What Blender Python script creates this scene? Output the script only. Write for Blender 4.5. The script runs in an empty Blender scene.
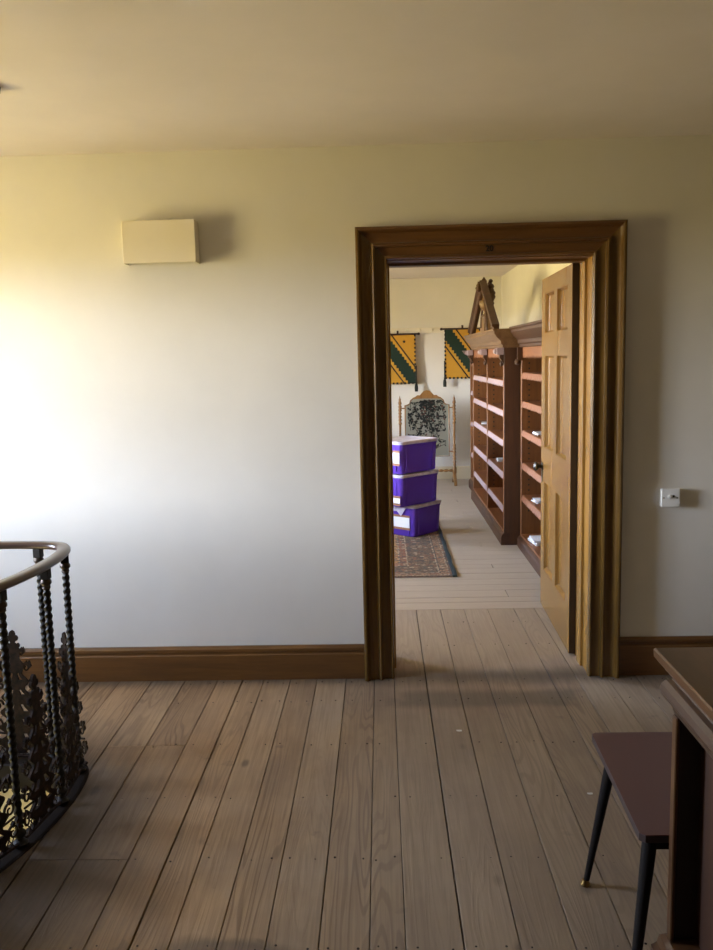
import bpy, bmesh, math, random
from mathutils import Vector, Matrix
R = math.radians
PI = math.pi
rnd = random.Random(7)
sc = bpy.context.scene
col = sc.collection

# ------------------------------------------------------------------ camera
def make_camera():
    p, y, r, d, f = .1354, .0301, -.0233, 4.0457, 862.0
    cp, sp, cy, sy = math.cos(p), math.sin(p), math.cos(y), math.sin(y)
    F = Vector((-sy*cp, cy*cp, -sp)); rt = Vector((cy, sy, 0)); up = rt.cross(F)
    X = rt*math.cos(r)+up*math.sin(r); U = up*math.cos(r)-rt*math.sin(r)
    cam = bpy.data.cameras.new('camera'); o = bpy.data.objects.new('camera', cam); col.objects.link(o)
    M = Matrix((X, U, -F)).transposed().to_4x4(); M.translation = Vector((0, -d, 1.55))
    o.matrix_world = M
    cam.sensor_fit = 'VERTICAL'; cam.sensor_height = 36; cam.lens = f/950*36
    cam.clip_start = .05; cam.clip_end = 200
    sc.camera = o
make_camera()

# ------------------------------------------------------------------ daylight and exposure
SKY_STRENGTH = 35.5
sc.view_settings.view_transform = 'Standard'
sc.view_settings.look = 'None'
sc.view_settings.exposure = 0.0
sc.view_settings.gamma = 1.0
sc.view_settings.use_curve_mapping = False

def make_world():
    w = bpy.data.worlds.new('daylight'); sc.world = w; w.use_nodes = True
    nt = w.node_tree; nt.nodes.clear(); N = nt.nodes; L = nt.links
    out = N.new('ShaderNodeOutputWorld'); bg = N.new('ShaderNodeBackground')
    tc = N.new('ShaderNodeTexCoord'); sx = N.new('ShaderNodeSeparateXYZ')
    mr = N.new('ShaderNodeMapRange'); mr.inputs['From Min'].default_value = -1; mr.inputs['From Max'].default_value = 1
    cr = N.new('ShaderNodeValToRGB'); e = cr.color_ramp
    # sunlit meadow below the horizon, hazy sky with a low band boosted to light the hall wall, bluer towards the zenith
    e.elements[0].position = 0.0; e.elements[0].color = (.86, .68, .22, 1)
    e.elements[1].position = 1.0; e.elements[1].color = (.30, .40, .60, 1)
    for pos, c in ((.485, (1.2, .96, .40, 1)), (.503, (3.1, 3.15, 3.15, 1)), (.545, (3.5, 3.75, 4.2, 1)), (.60, (1.5, 1.75, 2.2, 1)), (.68, (1.1, 1.35, 1.85, 1)), (.8, (.65, .85, 1.25, 1))):
        q = e.elements.new(pos); q.color = c
    L.new(tc.outputs['Generated'], sx.inputs[0]); L.new(sx.outputs['Z'], mr.inputs['Value'])
    L.new(mr.outputs[0], cr.inputs[0]); L.new(cr.outputs[0], bg.inputs['Color'])
    bg.inputs['Strength'].default_value = SKY_STRENGTH
    L.new(bg.outputs[0], out.inputs['Surface'])
make_world()

def portal(name, x, y0, y1, z0, z1):
    """Light portal filling a window opening in a wall that faces +x: it only guides sampling of the sky."""
    l = bpy.data.lights.new(name, 'AREA'); l.shape = 'RECTANGLE'; l.size = y1-y0; l.size_y = z1-z0
    l.cycles.is_portal = True
    o = bpy.data.objects.new(name, l); col.objects.link(o)
    o.location = (x, (y0+y1)/2, (z0+z1)/2)
    o.rotation_euler = (R(90), 0, R(-90))      # -Z looks along +X
    return o
XW = -3.15                                       # hall's window wall
WIN_H = (XW, -1.58, -.78, .85, 2.10)             # hall window
XF = -2.2                                        # library's window wall
WIN_F = [(XF, 1.6, 2.4, .75, 2.05), (XF, 4.2, 4.95, .75, 2.05)]
WIN_L_ADDED = (XW, -1.9, -1.2, -2.1, -.9)               # unseen window added to light the storey below
for n, wdw in enumerate([WIN_H]+WIN_F+[WIN_L_ADDED]):
    portal('window_daylight', *wdw)

# ------------------------------------------------------------------ tagging helpers
def tag(o, label=None, cat=None, group=None, kind=None):
    if label: o['label'] = label
    if cat: o['category'] = cat
    if group: o['group'] = group
    if kind: o['kind'] = kind
    return o
def empty(name, loc=(0, 0, 0), rz=0, parent=None):
    o = bpy.data.objects.new(name, None); o.empty_display_size = .1
    o.location = loc; o.rotation_euler = (0, 0, rz); col.objects.link(o)
    if parent: o.parent = parent
    return o

class MB:
    def __init__(s): s.v = []; s.f = []; s.mi = []
    def add(s, vs, fs, mat=0):
        n = len(s.v); s.v += [tuple(v) for v in vs]; s.f += [tuple(i+n for i in f) for f in fs]; s.mi += [mat]*len(fs)
        return s
    def box(s, a, b, M=None, mat=0):
        x0, y0, z0 = a; x1, y1, z1 = b
        vs = [(x0,y0,z0),(x1,y0,z0),(x1,y1,z0),(x0,y1,z0),(x0,y0,z1),(x1,y0,z1),(x1,y1,z1),(x0,y1,z1)]
        if M: vs = [M @ Vector(v) for v in vs]
        return s.add(vs, [(0,3,2,1),(4,5,6,7),(0,1,5,4),(1,2,6,5),(2,3,7,6),(3,0,4,7)], mat)
    def loft(s, rings, closed=True, caps=True, mat=0):
        n = len(rings[0]); vs = [p for r in rings for p in r]; fs = []
        m = n if closed else n-1
        for k in range(len(rings)-1):
            for i in range(m):
                j = (i+1) % n
                fs.append((k*n+i, k*n+j, (k+1)*n+j, (k+1)*n+i))
        if caps and closed:
            fs.append(tuple(reversed(range(n)))); fs.append(tuple((len(rings)-1)*n+i for i in range(n)))
        return s.add(vs, fs, mat)
    def lathe(s, c, prof, n=14, M=None, mat=0):
        """prof: [(r, z)] bottom to top about the point c."""
        rings = []
        for r, z in prof:
            ring = [Vector((math.cos(2*PI*i/n)*max(r,1e-4), math.sin(2*PI*i/n)*max(r,1e-4), z)) for i in range(n)]
            if M: ring = [M @ v for v in ring]
            rings.append([v+Vector(c) for v in ring])
        return s.loft(rings, mat=mat)
    def tube(s, pts, r, n=8, cyclic=False, mat=0):
        pts = [Vector(p) for p in pts]; rings = []; prev = None
        rr = r if isinstance(r, (list, tuple)) else [r]*len(pts)
        for i, p in enumerate(pts):
            a = pts[i-1] if (i or cyclic) else p; b = pts[(i+1) % len(pts)] if (i < len(pts)-1 or cyclic) else p
            t = (b-a).normalized()
            if prev is None:
                u = t.orthogonal().normalized()
            else:
                u = (prev - t*prev.dot(t)).normalized()
            prev = u; w = t.cross(u)
            rings.append([p+(u*math.cos(2*PI*k/n)+w*math.sin(2*PI*k/n))*rr[i] for k in range(n)])
        if cyclic: rings.append(rings[0]); return s.loft(rings, caps=False, mat=mat)
        return s.loft(rings, mat=mat)
    def prism(s, poly, fn0, fn1, mat=0):
        """poly of 2D points mapped by fn0 and fn1 to the two caps."""
        return s.loft([[fn0(*p) for p in poly], [fn1(*p) for p in poly]], mat=mat)
    def build(s, name, m, parent=None, smooth=None, bevel=0, loc=None, label=None, origin=None):
        me = bpy.data.meshes.new(name); me.from_pydata([tuple(v) for v in s.v], [], s.f); me.validate()
        ms = m if isinstance(m, (list, tuple)) else [m]
        for q in ms: me.materials.append(q)
        if len(ms) > 1:
            for p, k in zip(me.polygons, s.mi): p.material_index = k
        bm = bmesh.new(); bm.from_mesh(me); bmesh.ops.recalc_face_normals(bm, faces=bm.faces)
        if bevel:
            es = [e for e in bm.edges if e.is_manifold and e.calc_face_angle(0) > R(35)]
            bmesh.ops.bevel(bm, geom=es, offset=bevel, segments=1, affect='EDGES', profile=.5, clamp_overlap=True)
        bm.to_mesh(me); bm.free()
        if smooth:
            for p in me.polygons: p.use_smooth = True
            me.set_sharp_from_angle(angle=R(smooth))
        o = bpy.data.objects.new(name, me); col.objects.link(o)
        if parent: o.parent = parent
        if loc: o.location = loc
        if label: o['label'] = label
        return o
def bx(name, a, b, m, parent=None, bevel=.002, **k):
    return MB().box(a, b).build(name, m, parent, bevel=bevel, **k)
def dup(o, parent=None, loc=None):
    c = o.copy(); col.objects.link(c); c.parent = parent
    if loc is not None: c.location = loc
    for ch in o.children: dup_child(ch, c)
    return c
def dup_child(ch, p):
    c = ch.copy(); col.objects.link(c); c.parent = p
    for g in ch.children: dup_child(g, c)

# ------------------------------------------------------------------ materials
def lin(c): return tuple(((x/255)/12.92 if x/255 <= .04045 else ((x/255+.055)/1.055)**2.4) for x in c)+(1,)
class NT:
    def __init__(s, name):
        s.m = bpy.data.materials.new(name); s.m.use_nodes = True; s.n = s.m.node_tree.nodes; s.l = s.m.node_tree.links
        s.b = s.n['Principled BSDF']
    def new(s, t, **k):
        q = s.n.new('ShaderNode'+t)
        for a, v in k.items(): setattr(q, a, v)
        return q
    def inp(s, node, k, v):
        if hasattr(v, 'links'): s.l.new(v, node.inputs[k])
        else: node.inputs[k].default_value = v
    def coord(s, scale=(1,1,1), which='Object', loc=None):
        t = s.new('TexCoord'); mp = s.new('Mapping'); s.l.new(t.outputs[which], mp.inputs[0]); mp.inputs['Scale'].default_value = scale
        if loc is not None: s.inp(mp, 'Location', loc)
        return mp.outputs[0]
    def noise(s, vec, scale=5, detail=3, rough=.5, dist=0):
        q = s.new('TexNoise'); s.inp(q, 'Vector', vec); q.inputs['Scale'].default_value = scale; q.inputs['Detail'].default_value = detail
        q.inputs['Roughness'].default_value = rough; q.inputs['Distortion'].default_value = dist
        return q.outputs['Fac']
    def ramp(s, fac, stops, interp='LINEAR'):
        q = s.new('ValToRGB'); s.l.new(fac, q.inputs[0]); e = q.color_ramp.elements; q.color_ramp.interpolation = interp
        e[0].position, e[0].color = stops[0]; e[1].position, e[1].color = stops[-1]
        for p, c in stops[1:-1]: x = e.new(p); x.color = c
        return q.outputs[0]
    def mix(s, fac, a, b, mode='MIX'):
        q = s.new('Mix', data_type='RGBA', blend_type=mode); s.inp(q, 0, fac); s.inp(q, 6, a); s.inp(q, 7, b); return q.outputs[2]
    def math(s, op, a, b=0, c=0):
        q = s.new('Math', operation=op); s.inp(q, 0, a); s.inp(q, 1, b); s.inp(q, 2, c); return q.outputs[0]
    def step(s, v, a, b):
        q = s.new('MapRange', interpolation_type='SMOOTHSTEP'); s.inp(q, 'Value', v); q.inputs['From Min'].default_value = a; q.inputs['From Max'].default_value = b; return q.outputs[0]
    def bump(s, h, strength=.3, dist=.002):
        q = s.new('Bump'); q.inputs['Strength'].default_value = strength; q.inputs['Distance'].default_value = dist
        s.l.new(h, q.inputs['Height']); s.l.new(q.outputs[0], s.b.inputs['Normal'])
    def set(s, **k):
        for a, v in k.items(): s.inp(s.b, a.replace('_', ' '), v)
        return s
BW = lambda v: (v, v, v, 1)

def plain(name, c, rough=.6, metal=0, **k):
    t = NT(name); t.set(Base_Color=lin(c), Roughness=rough, Metallic=metal, **k); return t.m

def plaster(name, c, bump=.25):
    t = NT(name); v = t.coord()
    n1 = t.noise(v, 1.3, 4, .6); n2 = t.noise(v, 26, 4, .6)
    a = lin(c); b = lin(tuple(x*.955 for x in c))
    t.set(Base_Color=t.ramp(n1, [(.3, b), (.7, a)]), Roughness=.75)
    t.bump(t.math('ADD', t.math('MULTIPLY', n1, 3), t.math('MULTIPLY', n2, .35)), bump, .006)
    return t.m

def varnished(name, dark, light, axis=2, rough=.35, gs=1.0, red=None, coat=.15):
    """Varnished timber, grain along one axis."""
    t = NT(name); sc_ = [16*gs]*3; sc_[axis] = 1.1*gs
    oi = t.new('ObjectInfo'); off = t.math('MULTIPLY', oi.outputs['Random'], 13.0)
    v = t.coord(tuple(sc_)); av = t.new('VectorMath', operation='ADD'); t.l.new(v, av.inputs[0]); t.l.new(off, av.inputs[1]); v = av.outputs[0]
    n1 = t.noise(v, 1.0, 5, .6, .6); n2 = t.noise(v, 6, 3, .6)
    g = t.math('ADD', t.math('MULTIPLY', n1, .7), t.math('MULTIPLY', n2, .3))
    c = t.ramp(g, [(.32, lin(dark)), (.68, lin(light))])
    wear = t.noise(t.coord((1,1,1)), 2.2, 4, .6)
    c = t.mix(t.math('MULTIPLY', t.step(wear, .4, .75), .35), c, lin(red or dark))
    t.set(Base_Color=c, Roughness=rough, Coat_Weight=coat, Coat_Roughness=.25)
    t.bump(g, .12, .0015)
    return t.m

def floor_wood(name, along_y=True, pale=0.0):
    """Old worn pine boards: contour grain, knots, dirt and traffic wear."""
    t = NT(name); a = 1 if along_y else 0
    oi = t.new('ObjectInfo'); rn = oi.outputs['Random']
    cb = t.new('CombineXYZ'); t.inp(cb, 0, t.math('MULTIPLY', rn, 37.0)); t.inp(cb, 1, t.math('MULTIPLY', rn, 91.0)); t.inp(cb, 2, t.math('MULTIPLY', rn, 53.0))
    def vec(s, l):
        q = [s]*3; q[a] = l
        av = t.new('VectorMath', operation='ADD'); t.l.new(t.coord(tuple(q)), av.inputs[0]); t.l.new(cb.outputs[0], av.inputs[1]); return av.outputs[0]
    n = t.noise(vec(7.0, .55), 1.0, 2, .45, .15)
    rings = t.math('SINE', t.math('MULTIPLY', n, 150.0))
    ringm = t.step(rings, .1, .9)
    gate = t.step(t.noise(vec(1.0, .2), 1.0, 1), .42, .62)
    fine = t.noise(vec(90, 2.2), 1.0, 3, .6)
    blot = t.noise(vec(2.5, 1.5), 1.0, 4, .65)
    base = t.ramp(rn, [(0, lin((158, 138, 112))), (.3, lin((172, 154, 130))), (.6, lin((160, 138, 110))), (.8, lin((176, 160, 138))), (1, lin((164, 146, 122)))])
    base = t.mix(t.math('MULTIPLY', t.step(blot, .38, .72), .5), base, lin((104, 86, 70)))
    base = t.mix(t.math('MULTIPLY', t.math('MULTIPLY', ringm, t.math('ADD', t.math('MULTIPLY', gate, .50), .04)), 1.0), base, lin((96, 78, 60)))
    base = t.mix(t.math('MULTIPLY', t.step(fine, .38, .66), .34), base, lin((104, 88, 72)))
    # knots
    vo = t.new('TexVoronoi'); t.l.new(vec(5.5, 2.6), vo.inputs['Vector']); vo.inputs['Scale'].default_value = 1.0
    kn = t.math('SUBTRACT', 1.0, t.step(vo.outputs['Distance'], .05, .13))
    vc = t.new('SeparateColor'); t.l.new(vo.outputs['Color'], vc.inputs[0])
    kn = t.math('MULTIPLY', kn, t.math('GREATER_THAN', vc.outputs[0], .55))
    base = t.mix(t.math('MULTIPLY', kn, .7), base, lin((66, 50, 38)))
    # room-sized tints: brown varnish left near the well, scrubbed grey in the walkway, dirt by the threshold
    w = t.coord((1,1,1)); sp = t.new('SeparateXYZ'); t.l.new(w, sp.inputs[0]); X, Y = sp.outputs[0], sp.outputs[1]
    wob = t.noise(w, 2.2, 4, .65)
    wb = t.math('MULTIPLY', t.math('SUBTRACT', wob, .5), .5)
    spots = t.step(t.noise(w, 7.5, 3, .55), .66, .74)
    base = t.mix(t.math('MULTIPLY', spots, .45), base, lin((84, 72, 64)))
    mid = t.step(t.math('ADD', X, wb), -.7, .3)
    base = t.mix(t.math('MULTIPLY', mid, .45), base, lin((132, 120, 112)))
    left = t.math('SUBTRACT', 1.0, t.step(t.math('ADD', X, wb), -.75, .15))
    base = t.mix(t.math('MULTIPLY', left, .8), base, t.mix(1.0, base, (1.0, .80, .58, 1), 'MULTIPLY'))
    if along_y:
        sc2 = t.step(t.math('ADD', Y, t.math('MULTIPLY', wb, .4)), -.1, .45)
        base = t.mix(t.math('MULTIPLY', sc2, .38), base, lin((190, 180, 166)))
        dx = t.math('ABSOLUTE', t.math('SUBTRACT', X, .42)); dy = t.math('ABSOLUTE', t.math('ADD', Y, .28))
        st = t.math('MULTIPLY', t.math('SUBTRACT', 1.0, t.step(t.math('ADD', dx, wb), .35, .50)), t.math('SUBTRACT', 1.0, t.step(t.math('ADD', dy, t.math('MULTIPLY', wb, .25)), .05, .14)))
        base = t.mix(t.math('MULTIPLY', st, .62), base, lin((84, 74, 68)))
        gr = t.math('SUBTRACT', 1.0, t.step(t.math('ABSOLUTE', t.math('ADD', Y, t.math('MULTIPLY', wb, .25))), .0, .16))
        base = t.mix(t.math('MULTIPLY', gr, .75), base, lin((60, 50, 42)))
        # grime around the well kerb
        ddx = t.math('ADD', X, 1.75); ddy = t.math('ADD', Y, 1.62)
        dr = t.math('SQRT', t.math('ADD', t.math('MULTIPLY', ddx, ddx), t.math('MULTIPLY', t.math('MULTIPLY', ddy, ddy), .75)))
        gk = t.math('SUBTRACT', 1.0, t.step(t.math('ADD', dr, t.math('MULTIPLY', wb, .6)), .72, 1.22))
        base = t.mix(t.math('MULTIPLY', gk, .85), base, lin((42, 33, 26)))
        # old spill at the near edge, in front of the camera
        ex = t.math('ADD', X, .42); ey = t.math('MULTIPLY', t.math('ADD', Y, 1.99), 2.6)
        dr2 = t.math('SQRT', t.math('ADD', t.math('MULTIPLY', ex, ex), t.math('MULTIPLY', ey, ey)))
        sp2 = t.math('SUBTRACT', 1.0, t.step(t.math('ADD', dr2, t.math('MULTIPLY', wb, .7)), .12, .24))
        base = t.mix(t.math('MULTIPLY', sp2, .6), base, lin((62, 52, 46)))
    if pale:
        base = t.mix(pale, base, lin((196, 188, 176)))
    spk = t.step(t.noise(w, 34, 2, .6), .74, .80)
    base = t.mix(t.math('MULTIPLY', spk, .35), base, lin((52, 42, 34)))
    t.set(Base_Color=base, Roughness=t.math('ADD', .5, t.math('MULTIPLY', fine, .25)))
    t.bump(t.math('ADD', fine, t.math('MULTIPLY', ringm, .5)), .25, .002)
    return t.m

M = {}
M['wall'] = plaster('wall_plaster', (226, 222, 214))
M['wall_dim'] = plaster('wall_plaster_dimmed', (118, 106, 88))  # unseen hall walls, darkened so they bounce less light
M['ceil'] = plaster('ceiling_plaster', (228, 220, 218))
M['lower_wall'] = plaster('lower_wall_plaster', (232, 224, 206))
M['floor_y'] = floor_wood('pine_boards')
M['floor_x'] = floor_wood('pine_boards_library', False, .62)
M['under'] = plain('subfloor_dark', (34, 27, 22), .9)
M['trimwood'] = varnished('trim_varnish', (80, 56, 22), (116, 86, 36), 2, .27, 1.0, (64, 44, 18))
M['trimwood_x'] = varnished('trim_varnish_level', (84, 54, 24), (118, 80, 38), 0, .4, 1.0, (72, 44, 20))
M['doorwood'] = varnished('door_varnish', (122, 86, 34), (158, 118, 54), 2, .27, .8, (104, 72, 28))
M['case'] = varnished('mahogany_case', (56, 32, 17), (84, 52, 28), 2, .5, 1.0, (46, 27, 15), .0)
M['case_light'] = varnished('mahogany_shelf', (112, 66, 34), (150, 94, 50), 1, .5, 1.0, (110, 60, 36))
M['cornice'] = varnished('cornice_wood', (88, 62, 38), (128, 98, 66), 1, .4)
M['desk'] = varnished('desk_wood', (68, 44, 26), (94, 66, 42), 1, .28, 1.0, (58, 38, 24), .1)
M['desk_mould'] = varnished('desk_moulding', (54, 40, 30), (78, 58, 44), 1, .35, 1.0, (46, 34, 26), .1)
M['desk_shade'] = plain('desk_recess_shade', (34, 22, 16), .5)  # shade inside the cabinet recess put into the near-black post colour
M['burl'] = varnished('burr_panel', (34, 20, 12), (76, 46, 28), 2, .5, .5)
M['valance'] = plain('shelf_edge_leather', (152, 132, 134), .6)  # glare on the central shelf edges put into the pale leather colour
M['valance_brown'] = plain('shelf_edge_brown', (134, 86, 58), .6)
M['case_in_lit'] = varnished('mahogany_inside_lit', (98, 58, 26), (136, 86, 42), 2, .5, 1.0, (86, 50, 22), 0)  # light on the inner sides of the bays put into a lighter mahogany
M['iron'] = plain('black_iron', (26, 22, 21), .6, 0, Specular_IOR_Level=.35)
M['iron_tip'] = plain('worn_bronze', (70, 58, 50), .45, .5)
def rusty():
    t = NT('cast_iron_rusty'); n = t.noise(t.coord(), 40, 4, .6)
    t.set(Base_Color=t.ramp(n, [(.35, lin((22, 16, 13))), (.65, lin((50, 33, 25)))]), Roughness=.75, Metallic=0.0, Specular_IOR_Level=.2); t.bump(n, .4, .003); return t.m
M['cast'] = rusty()
M['handrail'] = plain('handrail_paint', (66, 48, 42), .28)
M['white'] = plain('white_plastic', (226, 226, 224), .35)
M['cream'] = plain('cream_enamel', (228, 220, 204), .45)
M['black'] = plain('black_paint', (22, 20, 20), .35)
M['brass'] = plain('brass', (150, 122, 76), .35, 1)
M['steel'] = plain('worn_steel', (150, 146, 140), .35, .9)
M['paper'] = plain('white_paper', (232, 234, 240), .7)
M['tape'] = plain('brown_tape', (150, 104, 78), .5)
M['seat'] = plain('burgundy_laminate', (92, 68, 70), .42)
M['seat_edge'] = plain('seat_edge', (60, 50, 50), .45)
M['leg'] = plain('black_tapered_leg', (26, 22, 20), .7, 0, Specular_IOR_Level=.2)
M['num'] = plain('number_paint', (14, 14, 20), .4)
M['chip'] = plain('paint_flake', (228, 226, 222), .6)
M['gilt'] = varnished('gilt_wood', (108, 74, 38), (166, 122, 68), 2, .3, 2.0, (110, 70, 38))
M['silk'] = plain('grey_silk', (132, 130, 116), .6)
M['thread_dark'] = plain('dark_thread', (30, 32, 28), .8)
M['thread_brown'] = plain('brown_thread', (94, 62, 50), .8)
M['yellow'] = plain('banner_yellow', (190, 140, 42), .85)
M['green'] = plain('banner_green', (18, 42, 30), .85)
M['cloth_black'] = plain('banner_black', (24, 24, 24), .85)
M['pole'] = plain('banner_pole', (52, 30, 24), .5)
def purple():
    t = NT('purple_plastic'); t.set(Base_Color=lin((112, 76, 205)), Roughness=.25, Specular_IOR_Level=.6, Transmission_Weight=.25, IOR=1.3); return t.m
M['purple'] = purple()
def cloudy():
    t = NT('cloudy_lid'); n = t.noise(t.coord(), 14, 4, .6)
    t.set(Base_Color=t.ramp(n, [(.3, lin((176, 170, 196))), (.7, lin((226, 224, 236)))]), Roughness=.3); return t.m
M['lid'] = cloudy()
def rug_mat(x1, y0, x0, y1):
    t = NT('oriental_rug_pile'); w = t.coord((1,1,1)); s = t.new('SeparateXYZ'); t.l.new(w, s.inputs[0]); X, Y = s.outputs[0], s.outputs[1]
    n = t.noise(w, 30, 3, .6)
    dx = t.math('SUBTRACT', x1, X); dy = t.math('SUBTRACT', Y, y0)
    d = t.math('MINIMUM', t.math('MINIMUM', dx, t.math('SUBTRACT', X, x0)), t.math('MINIMUM', dy, t.math('SUBTRACT', y1, Y)))
    d = t.math('MULTIPLY', d, 1.0)
    tan, navy, rust, gold, cream = [lin(c) for c in ((166, 132, 104), (58, 60, 70), (154, 96, 72), (196, 148, 82), (196, 176, 150))]
    brd = t.ramp(d, [(0, lin((120, 96, 80))), (.015, cream), (.025, tan), (.075, navy), (.085, cream), (.095, lin((112, 92, 76))), (.30, cream), (.31, rust), (.36, cream), (.37, gold)], 'CONSTANT')
    vo = t.new('TexVoronoi', feature='F1'); t.l.new(w, vo.inputs['Vector']); vo.inputs['Scale'].default_value = 22; vo.inputs['Randomness'].default_value = .7
    vs = t.new('SeparateColor'); t.l.new(vo.outputs['Color'], vs.inputs[0])
    motif = t.ramp(vs.outputs[0], [(0, tan), (.25, rust), (.45, navy), (.62, cream), (.8, lin((74, 84, 84))), (1, gold)], 'CONSTANT')
    petal = t.step(vo.outputs['Distance'], .36, .5)
    v2 = t.new('TexVoronoi', feature='F1'); t.l.new(w, v2.inputs['Vector']); v2.inputs['Scale'].default_value = 55
    c = t.mix(t.math('MULTIPLY', t.math('SUBTRACT', 1.0, petal), .85), brd, motif)
    c = t.mix(t.math('MULTIPLY', t.step(v2.outputs['Distance'], .35, .6), .65), c, lin((44, 38, 38)))
    t.set(Base_Color=t.mix(.25, c, lin((112, 96, 76))), Roughness=.95); t.bump(n, .5, .004); return t.m

# ------------------------------------------------------------------ the hall shell
H = 2.496
XR = 2.35          # hall's right wall
YB = -6.5          # hall's back wall
WT = .27           # thickness of the dividing wall
YF = 6.8           # library's far wall
XL1, XR1 = XF, 1.507
OX0, OX1, OZ = .040, .980, 1.985   # door opening

def wall_with_holes_x(name, x0, x1, ya, yb, za, zb, holes, m):
    """A wall slab between x0 and x1 whose holes are (y0, y1, z0, z1)."""
    mb = MB(); y = ya
    for (h0, h1, g0, g1) in sorted(holes):
        mb.box((x0, y, za), (x1, h0, zb)); mb.box((x0, h0, za), (x1, h1, g0)); mb.box((x0, h0, g1), (x1, h1, zb)); y = h1
    mb.box((x0, y, za), (x1, yb, zb))
    return tag(mb.build(name, m), kind='structure')

# dividing wall with the doorway
w = MB().box((XW, 0, 0), (OX0-.02, WT, H)).box((OX1+.02, 0, 0), (XR, WT, H)).box((OX0-.02, 0, OZ+.02), (OX1+.02, WT, H))
tag(w.build('wall_back', M['wall']), kind='structure')
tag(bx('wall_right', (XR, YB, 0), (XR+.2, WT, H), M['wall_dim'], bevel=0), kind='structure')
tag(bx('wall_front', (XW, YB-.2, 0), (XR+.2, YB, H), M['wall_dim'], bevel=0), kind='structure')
wall_with_holes_x('wall_left', XW-.3, XW, YB, WT, 0, H, [(WIN_H[1], WIN_H[2], WIN_H[3], WIN_H[4])], M['wall'])
tag(bx('ceiling', (XW-.3, YB-.2, H), (XR+.2, YF+.2, H+.15), M['ceil'], bevel=0), kind='structure')
# library
tag(bx('wall_far', (XL1-.3, YF, 0), (XR1+.2, YF+.2, H), M['wall'], bevel=0), kind='structure')
tag(bx('wall_library_right', (XR1, WT, 0), (XR1+.2, YF, H), M['wall'], bevel=0), kind='structure')
wall_with_holes_x('wall_library_left', XL1-.3, XL1, WT, YF, 0, H, [(q[1], q[2], q[3], q[4]) for q in WIN_F], M['wall'])

def window(n, x, y0, y1, z0, z1):
    r = empty('window_%d' % n, (x-.15, (y0+y1)/2, z0)); tag(r, kind='structure')
    f = MB(); hy = (y1-y0)/2; hz = z1-z0
    f.box((-.04, -hy, 0), (.04, -hy+.05, hz)).box((-.04, hy-.05, 0), (.04, hy, hz)).box((-.04, -hy, 0), (.04, hy, .06)).box((-.04, -hy, hz-.05), (.04, hy, hz))
    f.build('window_frame', M['white'], r)
    g = MB(); g.box((-.025, -hy, hz/2-.02), (.025, hy, hz/2+.02)).box((-.012, -.01, 0), (.012, .01, hz))
    g.build('glazing_bar', M['white'], r)
    bx('window_sill', (.04, -hy-.04, -.03), (.20, hy+.04, 0), M['white'], r)
window(1, *WIN_H)
for k, q in enumerate(WIN_F): window(2+k, *q)
window(4, *WIN_L_ADDED)  # unseen, added to light the wall below the well

# ------------------------------------------------------------------ stairwell outline (closed loop, plan)
def catmull(P, n=8, closed=True):
    out = []; m = len(P)
    for i in range(m if closed else m-1):
        p0, p1, p2, p3 = [Vector(P[(i+k) % m] if closed else P[min(max(i+k, 0), m-1)]) for k in (-1, 0, 1, 2)]
        for k in range(n):
            t = k/n
            out.append(.5*((2*p1)+(-p0+p2)*t+(2*p0-5*p1+4*p2-p3)*t*t+(-p0+3*p1-3*p2+p3)*t**3))
    if not closed: out.append(Vector(P[-1]))
    return out
WELL = [(-2.75, -.95), (-2.3, -.86), (-1.9, -.86), (-1.55, -.86), (-1.34, -.865), (-1.225, -.895), (-1.178, -.965), (-1.160, -1.07), (-1.158, -1.2), (-1.170, -1.34), (-1.195, -1.47),
        (-1.24, -1.62), (-1.33, -1.82), (-1.5, -2.02), (-1.75, -2.17), (-2.05, -2.24), (-2.4, -2.22), (-2.7, -2.12), (-2.9, -1.85), (-2.98, -1.5), (-2.93, -1.15)]
well = catmull(WELL, 6)
def offset_loop(loop, d):
    out = []; n = len(loop)
    for i in range(n):
        t = (loop[(i+1) % n]-loop[i-1]).normalized(); out.append(loop[i]+Vector((t.y, -t.x))*(-d))
    return out
# outward is away from the centre: check the sign once
cen = Vector((-2.2, -1.5))
sgn = 1 if (offset_loop(well, .05)[40]-cen).length > (well[40]-cen).length else -1
hole = offset_loop(well, -.03*sgn)      # floor edge stands a little inside the baluster line
kerb_out = offset_loop(well, .034*sgn)
def hole_span(x, loop=None):
    loop = loop or hole; ys = []
    n = len(loop)
    for i in range(n):
        a, b = loop[i], loop[(i+1) % n]
        if (a.x-x)*(b.x-x) < 0: ys.append(a.y+(b.y-a.y)*(x-a.x)/(b.x-a.x))
    return (min(ys), max(ys)) if len(ys) >= 2 else None

# subfloor slabs sliced around the well
SLAB = -.10
def slab_slices(name, z0, z1, m, loop):
    mb = MB(); xs = [XW-.3]; xa = min(p.x for p in loop)+.001; xb = max(p.x for p in loop)-.001
    N_ = 60
    xs += [xa+(xb-xa)*.5*(1-math.cos(PI*k/N_)) for k in range(N_+1)] + [XR+.2]
    for a, b in zip(xs[:-1], xs[1:]):
        if b <= xa+1e-6 or a >= xb-1e-6:
            mb.box((a, YB-.2, z0), (b, WT, z1)); continue
        sa, sb = hole_span(a+1e-5, loop) or (-1.5, -1.5), hole_span(b-1e-5, loop) or (-1.5, -1.5)
        for ya, yb, yc, yd in ((YB-.2, YB-.2, sb[0], sa[0]), (sa[1], sb[1], WT, WT)):
            mb.prism([(a, ya), (b, yb), (b, yc), (a, yd)], lambda x, y: (x, y, z0), lambda x, y: (x, y, z1))
    return mb.build(name, m)
floor = tag(slab_slices('floor', SLAB, -.024, M['under'], hole), kind='structure')
mbf = MB().box((XL1-.3, WT, SLAB), (XR1+.2, YF+.2, -.024)).box((XR1+.2, WT, SLAB), (XR+.2, WT+.02, -.024))
floor2 = tag(mbf.build('floor', M['under']), kind='structure')

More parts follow.
